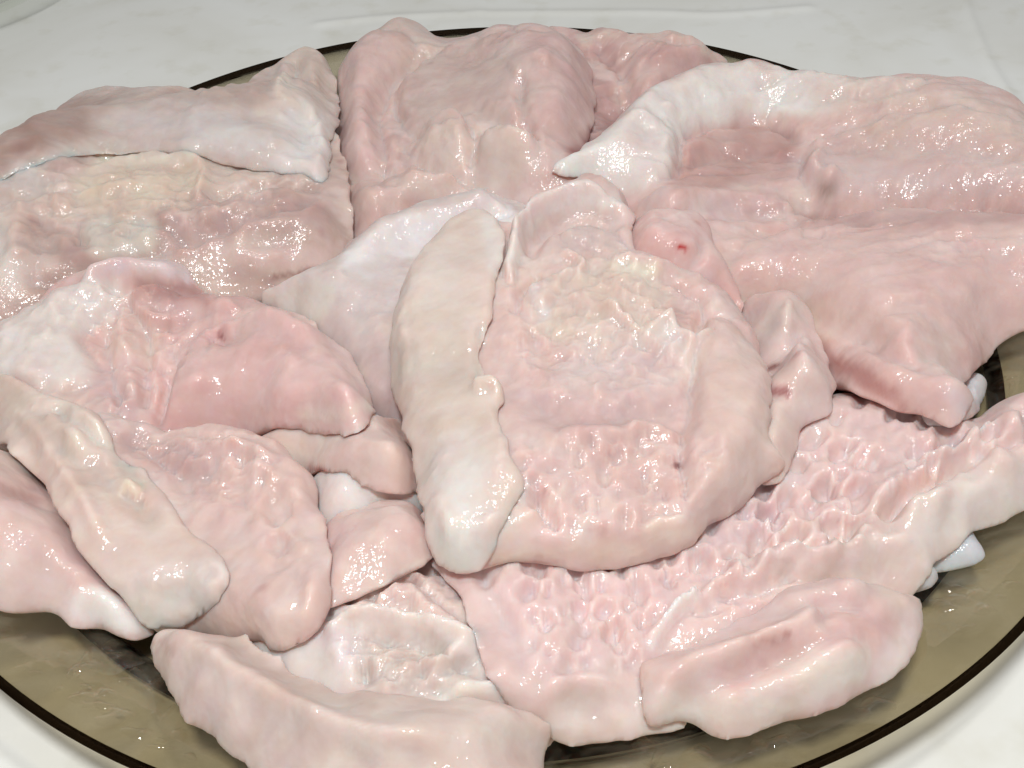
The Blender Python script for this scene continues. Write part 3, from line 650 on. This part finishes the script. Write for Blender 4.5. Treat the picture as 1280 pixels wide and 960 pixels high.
# --- O / N: pink piece with white membrane
t = thing("small smooth pink piece with a bright white membrane between the skin strips")
slab("membrane", [(385, 600), (400, 595), (450, 598), (505, 606), (535, 625), (530, 652), (470, 660), (420, 672), (395, 660)], 0.013, 0.005, (242, 234, 228), t, zg=0.035, lump=0.0006, rag=0.0003, cols=[('l', [(490, 615), (506, 640)], 14, (236, 208, 198), .8)])
slab("flesh", [(395, 665), (430, 645), (480, 633), (528, 642), (545, 655), (548, 685), (540, 695), (525, 705), (490, 722), (450, 738), (418, 750), (395, 750), (380, 700)], 0.012, 0.006, (236, 196, 190), t, zg=0.035, lump=0.0006, fine=0.0002,
     feats=[('r', [(430, 742), (480, 728), (530, 704)], 6, 1.0)], cols=[('l', [(440, 745), (490, 727), (535, 700)], 5, (240, 222, 208), .8), ('l', [(520, 650), (540, 680)], 22, (228, 190, 180), .5)])
# --- M: tube
t = thing("slim rounded pink strip tucked between the left fillet and the beige skin strip")
slab("flesh", [(315, 552), (390, 540), (430, 537), (470, 530), (500, 532), (520, 548), (532, 575), (535, 608), (515, 610), (480, 604), (430, 592), (385, 585), (330, 590)], 0.013, 0.007, (230, 198, 186), t, zg=0.04, lump=0.0006,
     feats=[('b', (450, 565), (70, 22), 1.2, 8), ('r', [(490, 530), (515, 545), (530, 565)], 5, -1.2)], cols=[('l', [(480, 570), (520, 580)], 24, (230, 206, 190), .6), ('l', [(390, 590), (400, 596)], 8, (206, 110, 104), .8), ('l', [(490, 528), (520, 545)], 8, (218, 170, 150), .7)])
# --- D: right fillet
t = thing("largest pink fillet, with a white fat band along one edge and a long crease")
slab("cartilage_tip", [(1150, 500), (1190, 470), (1228, 474), (1234, 480), (1224, 508), (1205, 525), (1160, 530)], 0.006, 0.003, (206, 208, 210), t, zg=0.03, lump=0.0003, rag=0.0002, sag=4)
slab("flesh", [(740, 235), (735, 215), (712, 214), (690, 206), (722, 182), (770, 148), (810, 118), (850, 98), (890, 87), (950, 84), (1005, 93), (1062, 104), (1160, 105), (1220, 118), (1280, 146), (1320, 175), (1370, 260), (1350, 370), (1300, 402),
               (1262, 416), (1243, 432), (1226, 450), (1206, 467), (1220, 490), (1212, 513), (1190, 526), (1160, 516), (1125, 505), (1070, 480), (1020, 446), (985, 412), (930, 400), (860, 380), (800, 330), (770, 280)], 0.0175, 0.010, (230, 190, 180), t, lobes=LOBES['E'], cling=0.6, edge=0.2, zg=0.045, lump=0.0013, grain=(4, 0.0009, 110, 30),
     feats=[('r', [(975, 375), (1040, 405), (1110, 438), (1205, 470)], 9, -2.2), ('r', [(1000, 405), (1060, 443), (1130, 482), (1190, 500)], 15, 1.4), ('r', [(985, 250), (1060, 255), (1150, 250), (1230, 252), (1330, 262)], 12, -3.6), ('r', [(930, 285), (1010, 285), (1100, 290)], 8, -1.4), ('b', (1036, 232), (12, 9), 1.5), ('b', (1036, 248), (22, 6), -2),
            ('r', [(760, 165), (830, 125), (930, 105), (1030, 125), (1130, 118), (1250, 150)], 22, 2.2), ('r', [(850, 170), (900, 148), (960, 145), (1000, 175)], 8, -2.2), ('r', [(840, 215), (900, 190), (970, 195), (1060, 190)], 9, -1.6),
            ('r', [(780, 155), (820, 170), (838, 195)], 7, 1.3), ('r', [(845, 165), (848, 200), (838, 215)], 6, -1.4), ('b', (1130, 340), (150, 80), 1.4), ('r', [(1020, 175), (1015, 210), (1010, 225)], 10, 1.4),
            ('r', [(1080, 170), (1180, 160), (1280, 180)], 20, 1.2), ('r', [(1040, 200), (1160, 195), (1280, 215)], 9, -1.0), ('r', [(905, 345), (940, 375), (1000, 395)], 8, -1.4), ('r', [(1000, 300), (1030, 306)], 8, -1.2),
            ('r', [(710, 204), (740, 215), (752, 200)], 7, -2.0), ('r', [(830, 290), (880, 260), (960, 262), (1010, 275)], 10, -1.8), ('r', [(780, 265), (830, 255), (900, 245), (990, 245)], 10, 1.2)],
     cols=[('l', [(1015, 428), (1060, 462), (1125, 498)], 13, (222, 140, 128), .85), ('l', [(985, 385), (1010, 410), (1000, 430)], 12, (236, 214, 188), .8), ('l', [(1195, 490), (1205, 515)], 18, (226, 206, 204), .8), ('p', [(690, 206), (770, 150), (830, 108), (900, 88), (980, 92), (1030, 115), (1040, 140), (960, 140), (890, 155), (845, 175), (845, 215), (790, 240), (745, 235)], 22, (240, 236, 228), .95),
           ('l', [(1040, 125), (1130, 115), (1280, 160)], 22, (230, 210, 196), .7), ('p', [(855, 180), (920, 155), (990, 165), (1000, 210), (920, 230), (850, 240), (835, 225)], 26, (216, 164, 154), .75),
           ('l', [(1010, 215), (1120, 228), (1240, 225)], 26, (220, 194, 190), .6), ('l', [(1100, 160), (1200, 150), (1290, 200)], 26, (222, 190, 174), .5), ('l', [(1040, 232), (1034, 236)], 12, (190, 166, 150), .7),
           ('l', [(790, 170), (815, 185)], 22, (232, 212, 206), .6), ('l', [(900, 262), (970, 258)], 18, (214, 178, 178), .5), ('l', [(1000, 275), (1280, 270)], 12, (206, 164, 158), .5)])
# --- E: rolled flap below D
# --- K: front-left fillet with skin strip ; J: left fillet
t = thing("pink fillet at the left with a white skin edge, ending in a rounded wet lobe")
slab("flesh", [(-60, 440), (-20, 415), (25, 385), (70, 352), (120, 330), (180, 320), (225, 328), (246, 348), (262, 368), (310, 378), (360, 392), (405, 415), (440, 448), (462, 482), (466, 508), (455, 530), (425, 538), (385, 533), (330, 540), (290, 546),
               (250, 560), (150, 600), (60, 580), (-20, 530)], 0.0135, 0.008, (232, 188, 180), t, lobes=LOBES['K'], zg=0.04, lump=0.0012, grain=(75, 0.0009, 130, 40),
     feats=[('n', [(100, 380), (200, 360), (230, 440), (200, 530), (140, 520), (110, 440)], 40, 1.0, 22), ('r', [(200, 530), (203, 500), (212, 470), (230, 440)], 7, -2.0), ('r', [(250, 400), (350, 400), (420, 440), (455, 490)], 16, 1.4), ('r', [(270, 430), (340, 425), (420, 470)], 14, -1.2), ('r', [(230, 490), (300, 520), (380, 515), (450, 510)], 18, 1.8),
            ('r', [(100, 360), (150, 340), (230, 348)], 8, 1.6), ('r', [(130, 365), (200, 355), (250, 372)], 8, -2.0), ('r', [(150, 400), (160, 440), (165, 500)], 9, 1.2), ('r', [(130, 410), (140, 470), (150, 510)], 7, -1.2), ('b', (272, 425), (14, 8), -1.8), ('b', (268, 420), (10, 5), 1.0),
            ('r', [(180, 400), (185, 450), (180, 510)], 7, -1.2), ('r', [(60, 400), (100, 380), (140, 370)], 20, 1.2), ('b', (60, 440), (60, 30), 1.6)],
     cols=[('p', [(-40, 430), (20, 400), (80, 370), (140, 360), (150, 385), (100, 420), (110, 470), (60, 480), (0, 470)], 30, (236, 226, 216), .9), ('l', [(140, 335), (200, 332), (235, 345)], 9, (230, 216, 218), .8), ('l', [(180, 358), (250, 368)], 12, (212, 150, 142), .7),
           ('l', [(380, 520), (420, 518), (455, 505)], 12, (242, 222, 206), .8), ('l', [(420, 430), (455, 480)], 10, (236, 208, 200), .6), ('l', [(130, 480), (160, 510)], 24, (214, 178, 180), .6), ('l', [(280, 440), (380, 460)], 34, (230, 180, 172), .5), ('l', [(275, 421), (278, 424)], 4, (200, 90, 90), .8)])
t = thing("pink fillet with a long beige skin strip folded over it at the lower left")
slab("flesh", [(60, 540), (140, 520), (200, 540), (250, 556), (310, 552), (355, 566), (388, 598), (404, 640), (413, 700), (411, 750), (404, 770), (385, 790), (365, 806), (340, 812), (300, 802), (240, 792), (190, 780), (120, 700), (70, 620)],
     0.010, 0.0032, (230, 196, 184), t, lobes=LOBES['K2'], edge=0.25, sag=20, zg=0.045, lump=0.0011, grain=(60, 0.0007, 110, 40),
     feats=[('n', [(140, 530), (240, 545), (330, 560), (300, 620), (200, 600)], 40, 1.2, 24), ('r', [(150, 545), (200, 570), (240, 610)], 14, -1.6), ('r', [(280, 560), (330, 575), (310, 600)], 10, 1.0), ('c', [(260, 580), (340, 570), (400, 650), (400, 740), (330, 700)], 40, 46, 2.2), ('r', [(375, 790), (385, 740), (400, 700)], 7, 1.4),
            ('r', [(368, 800), (378, 750)], 5, -1.4), ('b', (215, 560), (30, 14), -1.6, 20), ('b', (330, 780), (40, 20), 1.4)],
     cols=[('l', [(170, 550), (220, 575), (250, 600)], 24, (210, 176, 172), .7), ('l', [(260, 770), (340, 790), (380, 760)], 24, (234, 206, 190), .6), ('l', [(390, 640), (405, 720)], 16, (234, 204, 194), .6), ('l', [(290, 620), (340, 700)], 34, (234, 194, 184), .5)])
slab("skin_strip", [(-60, 470), (0, 468), (35, 480), (70, 495), (100, 503), (128, 525), (140, 545), (155, 575), (180, 585), (205, 620), (235, 655), (270, 690), (292, 712), (288, 735), (262, 768), (225, 784), (190, 788), (170, 770), (135, 730), (100, 690), (75, 640),
                    (50, 600), (20, 570), (0, 545), (-40, 520)], 0.0032, 0.0024, (232, 206, 190), t, zg=0.055, lump=0.0006, sag=9, rough=0.0003, edge=0.4, rag=0.0006, terr=0.0005,
     feats=[('r', [(60, 505), (100, 530), (140, 560), (180, 610)], 9, -1.6), ('b', (95, 550), (20, 10), 1.8, 35), ('b', (160, 608), (18, 9), 2.0, 25), ('r', [(150, 612), (170, 622), (180, 618)], 5, -1.4), ('r', [(20, 510), (60, 560), (100, 620), (140, 690)], 10, 1.0),
            ('r', [(80, 515), (120, 535), (150, 570)], 10, 1.4), ('r', [(200, 780), (250, 760), (285, 725)], 7, 1.0), ('r', [(60, 560), (130, 590), (200, 660)], 16, -1.0)],
     cols=[('l', [(100, 600), (150, 590), (190, 640)], 20, (214, 188, 168), .6), ('l', [(0, 480), (40, 520), (90, 560)], 20, (214, 192, 170), .6), ('l', [(180, 740), (250, 730), (280, 710)], 34, (232, 222, 212), .8), ('l', [(85, 515), (130, 545), (150, 575)], 14, (228, 216, 200), .8), ('l', [(95, 550), (110, 556)], 10, (236, 226, 206), .8), ('l', [(155, 608), (170, 612)], 9, (238, 226, 200), .8)])
# --- G: flaps between centre and right
t = thing("translucent pink scrap folded between the dented central fillet and the largest fillet")
slab("flesh", [(915, 400), (930, 380), (960, 372), (990, 372), (1012, 395), (1030, 440), (1046, 488), (1040, 512), (1010, 525), (995, 560), (985, 595), (955, 600), (930, 560), (930, 480), (920, 440)], 0.013, 0.006, (228, 196, 188), t, zg=0.045, lump=0.0008,
     feats=[('r', [(1000, 400), (985, 430), (965, 460)], 8, -2.2), ('r', [(975, 400), (990, 380)], 8, 1.2), ('b', (966, 458), (7, 5), -3), ('r', [(990, 430), (1010, 470), (1040, 500)], 14, 1.4), ('r', [(965, 492), (985, 490)], 6, -1.4), ('b', (1030, 512), (14, 7), -2.5)],
     cols=[('l', [(965, 490), (982, 488)], 7, (214, 120, 116), .8), ('l', [(970, 395), (1000, 380)], 14, (226, 208, 192), .8), ('l', [(980, 400), (950, 430)], 20, (214, 196, 188), .7), ('l', [(960, 460), (970, 455)], 5, (170, 80, 70), .7)])
# --- F: pink knot
t = thing("small pink knotted piece with a red blood spot above the central fillet")
slab("flesh", [(775, 300), (790, 278), (815, 268), (850, 262), (880, 270), (895, 300), (908, 330), (925, 365), (930, 395), (905, 410), (875, 400), (850, 370), (820, 345), (785, 340)], 0.010, 0.006, (232, 186, 178), t, blood=[([(847, 310), (852, 307), (857, 311)], 2.3, (176, 22, 30), 1.0)], zg=0.05, lump=0.0009,
     feats=[('r', [(855, 345), (870, 320), (880, 290)], 6, -1.8), ('b', (820, 305), (30, 22), 1.8), ('b', (880, 355), (18, 30), 1.8, 20), ('r', [(895, 330), (905, 360), (900, 390)], 5, -1.8), ('r', [(790, 335), (830, 325), (850, 345)], 6, -1.6)],
     cols=[('l', [(850, 309), (854, 309)], 11, (226, 150, 146), .5), ('l', [(880, 340), (882, 375)], 14, (234, 208, 206), .7)])
# --- H: central fillet
t = thing("dented central fillet crowning the heap, a wide beige skin strip along one edge")
slab("flesh", [(560, 290), (600, 272), (632, 290), (655, 268), (690, 254), (740, 247), (778, 254), (792, 275), (795, 315), (825, 325), (850, 342), (880, 362), (905, 395), (940, 430), (962, 465), (967, 510), (958, 555), (985, 580), (980, 594), (950, 600), (925, 630),
               (890, 655), (868, 680), (848, 692), (825, 690), (790, 700), (740, 708), (690, 702), (645, 692), (608, 706), (570, 710), (545, 700), (534, 660), (518, 580), (500, 510), (492, 440), (500, 380), (525, 330)], 0.0095, 0.0026, (230, 194, 184), t, lobes=LOBES['H'], edge=0.24, sag=24, zg=0.055, lump=0.0012,
     feats=[('n', [(640, 400), (670, 340), (740, 310), (840, 330), (890, 380), (870, 450), (780, 490), (660, 480)], 90, 1.2, 26), ('r', [(640, 330), (655, 280), (700, 256), (760, 250)], 9, 2.4), ('r', [(660, 320), (680, 285), (740, 275), (780, 280)], 12, -2.4), ('r', [(625, 330), (640, 290), (660, 265)], 6, -2.0), ('b', (720, 300), (40, 24), 1.2),
            ('r', [(880, 410), (915, 480), (915, 560), (880, 630)], 40, 1.2), ('r', [(870, 450), (860, 510), (855, 560)], 12, -0.9), ('r', [(650, 500), (720, 525), (800, 520), (860, 500)], 16, -1.0), ('r', [(700, 545), (790, 535), (850, 545)], 12, 1.5),
            ('c', [(640, 560), (720, 540), (850, 530), (880, 600), (860, 660), (760, 690), (660, 670)], 40, 24, 1.7, 80, 1.2), ('b', (835, 665), (30, 18), 1.8), ('r', [(670, 610), (680, 640), (700, 660)], 6, -1.8), ('r', [(620, 700), (700, 690), (780, 698)], 9, 1.0),
            ('r', [(750, 390), (780, 405), (800, 420)], 5, 1.4), ('r', [(760, 330), (800, 330), (830, 345)], 10, 1.4), ('b', (770, 380), (60, 50), 1.6), ('r', [(700, 320), (730, 335), (720, 350)], 5, 1.4), ('r', [(800, 430), (830, 410), (850, 425), (870, 445)], 8, 2.0), ('b', (645, 420), (20, 40), 1.2),
            ('r', [(640, 400), (650, 360), (680, 340)], 7, -1.6), ('r', [(640, 460), (700, 480), (760, 490)], 20, 1.0), ('b', (970, 588), (14, 8), 1.4), ('r', [(840, 350), (880, 380), (870, 420)], 6, -1.4)],
     cols=[('l', [(645, 325), (660, 280), (700, 258), (770, 252)], 8, (238, 230, 222), .85), ('p', [(680, 350), (760, 320), (830, 350), (830, 410), (780, 450), (700, 430), (660, 390)], 40, (228, 206, 186), .75), ('l', [(770, 330), (815, 340)], 12, (236, 226, 200), .8),
           ('l', [(800, 430), (830, 412), (870, 440)], 12, (232, 222, 210), .7), ('l', [(880, 430), (920, 480), (915, 570)], 30, (234, 206, 192), .7), ('l', [(650, 500), (740, 520), (850, 500)], 22, (218, 180, 176), .7), ('l', [(740, 460), (800, 450)], 34, (226, 202, 198), .6),
           ('l', [(620, 700), (720, 690), (790, 695)], 14, (236, 212, 190), .8), ('l', [(835, 665), (850, 675)], 22, (240, 220, 202), .8), ('l', [(665, 365), (680, 390)], 8, (234, 226, 222), .7), ('l', [(690, 290), (750, 290)], 24, (212, 190, 182), .6), ('l', [(846, 578), (850, 580)], 3, (180, 80, 76), .8)])
slab("skin_strip", [(600, 262), (622, 270), (630, 310), (622, 350), (612, 400), (600, 440), (608, 478), (628, 480), (632, 500), (622, 510), (635, 550), (650, 585), (656, 610), (640, 640), (632, 665), (612, 695), (595, 710), (570, 712), (548, 706), (537, 690), (530, 650), (523, 610), (512, 570), (500, 520),
                    (490, 475), (487, 430), (494, 385), (507, 345), (525, 312), (550, 285), (575, 268)], 0.0032, 0.0024, (232, 207, 191), t, zg=0.065, lump=0.0004, sag=9, rough=0.0002, edge=0.4, rag=0.0006, terr=0.0003, fine=0.0001,
     feats=[('r', [(500, 440), (550, 455), (610, 450)], 24, -0.8), ('r', [(590, 485), (615, 482), (630, 492)], 7, 2.0), ('r', [(600, 400), (602, 440), (595, 470)], 6, -1.2), ('r', [(545, 640), (552, 700)], 8, -0.6), ('b', (625, 655), (16, 10), 1.2)],
     cols=[('p', [(490, 420), (610, 420), (610, 480), (500, 500)], 36, (212, 194, 176), .6), ('l', [(560, 320), (550, 380)], 34, (230, 214, 200), .7), ('l', [(570, 570), (580, 690)], 36, (234, 228, 218), .85), ('l', [(510, 520), (560, 530), (610, 520)], 14, (214, 192, 172), .6), ('l', [(520, 400), (590, 405)], 14, (216, 192, 172), .6), ('l', [(610, 280), (620, 330)], 14, (234, 230, 222), .7)])
# --- S: front fillet leaving the frame
t = thing("long beige fillet curling over the front of the plate below the pale lumpy fillet")
slab("flesh", [(190, 800), (200, 788), (240, 788), (290, 798), (330, 815), (380, 845), (440, 862), (520, 868), (590, 872), (640, 878), (675, 892), (695, 908), (690, 925), (680, 945), (675, 1000), (600, 1060), (450, 1060), (340, 980), (290, 935), (240, 898), (208, 860), (196, 830)],
     0.0155, 0.008, (226, 200, 186), t, zg=0.035, lump=0.0011, feats=[('r', [(235, 800), (330, 850), (430, 910), (560, 940)], 16, 1.6), ('r', [(280, 805), (360, 850), (450, 880)], 12, -1.6), ('b', (540, 910), (60, 24), 1.2), ('r', [(600, 880), (650, 900), (680, 930)], 8, 1.4), ('r', [(215, 850), (270, 890), (320, 940)], 20, 1.4),
            ('r', [(420, 920), (470, 960)], 10, -1.0), ('b', (270, 870), (14, 10), -1.2)],
     cols=[('l', [(400, 885), (520, 905), (620, 910)], 26, (222, 208, 194), .8), ('l', [(430, 910), (500, 950)], 12, (236, 220, 204), .7), ('l', [(290, 810), (380, 860), (460, 880)], 14, (208, 182, 166), .7), ('l', [(230, 840), (290, 900)], 26, (230, 204, 196), .6), ('l', [(640, 900), (680, 940)], 16, (226, 212, 196), .7), ('l', [(190, 800), (215, 810)], 8, (214, 168, 156), .6)])

# ------------------------------------------------------------------ juice left on the plate
def juice():
    rnd = random.Random(5); VV = []; FF = []; n0 = 0
    spots = []
    for (cu, cv, su, sv, n) in ((60, 830, 40, 25, 16), (100, 875, 40, 16, 12), (150, 860, 40, 22, 10), (40, 850, 20, 10, 6), (1180, 770, 40, 24, 12),
                                (1210, 740, 30, 20, 8), (840, 930, 40, 10, 10), (1100, 870, 60, 18, 10), (960, 930, 50, 10, 8), (210, 930, 40, 20, 8), (1255, 450, 14, 25, 5)):
        for _ in range(int(1.3*n)): spots.append((rnd.gauss(cu, su), rnd.gauss(cv, sv), rnd.uniform(0.0008, 0.0030)))
    for u, v, r in spots:
        z = 0.012
        for _ in range(6):
            p = unproject([(u, v)], z)[0]; z = float(plate_height(np.array(p[0]), np.array(p[1])))
        rr = math.hypot(*p)
        if rr > 0.154 or sample(HF, np.array(p[0]), np.array(p[1])) > z+0.001: continue
        k, m = 12, 4; an = rnd.uniform(0, 6.28); el = rnd.uniform(0.35, 1.0); ph = [rnd.uniform(0, 6.28) for _ in range(3)]
        h = r*rnd.uniform(0.16, 0.36)
        ring = []
        for a_ in range(m):
            q = (a_+1)/m
            for b_ in range(k):
                th = 2*math.pi*b_/k
                rad = r*q*(1+0.22*math.sin(2*th+ph[0])+0.14*math.sin(3*th+ph[1]))
                x, y = rad*math.cos(th), rad*el*math.sin(th)
                X, Y = p[0]+x*math.cos(an)-y*math.sin(an), p[1]+x*math.sin(an)+y*math.cos(an)
                VV.append((X, Y, float(plate_height(np.array(X), np.array(Y)))+0.00015+h*(1-q*q)))
        VV.append((p[0], p[1], z+0.00015+h)); c = len(VV)-1; base = c-k*m
        for b_ in range(k):
            FF.append((c, base+b_, base+(b_+1) % k, c))
            for a_ in range(m-1):
                FF.append((base+a_*k+b_, base+(a_+1)*k+b_, base+(a_+1)*k+(b_+1) % k, base+a_*k+(b_+1) % k))
    me = bpy.data.meshes.new("meat_juice")
    me.from_pydata(VV, [], [f if f[0] != f[3] else f[:3] for f in FF]); me.update()
    me.polygons.foreach_set("use_smooth", [True]*len(me.polygons)); me.materials.append(JUICE)
    o = link(bpy.data.objects.new("meat_juice", me)); o["kind"] = "stuff"
    tag(o, "clear droplets of meat juice scattered over the smoked glass", "juice")
juice()

# ------------------------------------------------------------------ second dish, only its rim shows in the corner
def dish():
    e = unproject([(14, 8)], 0.012)[0]; R = 0.09
    cx, cy = e[0]-R*0.78, e[1]+R*0.62
    lathe_o = lathe("glass_dish", [(0.0005, 0.005), (0.06, 0.005), (0.075, 0.008), (R-0.001, 0.014), (R+0.0008, 0.0135), (R, 0.0115), (0.076, 0.0045), (0.06, 0.0012), (0.0005, 0.0012)], 160, CLEAR, None, (0, 0, 0))
    lathe_o.location = (cx, cy, 0.0005)
    tag(lathe_o, "clear glass dish, just its greenish rim showing on the marbled table", "dish")
dish()
print("triangles", sum(2*len(o.data.polygons) for o in bpy.data.objects if o.type == 'MESH'))
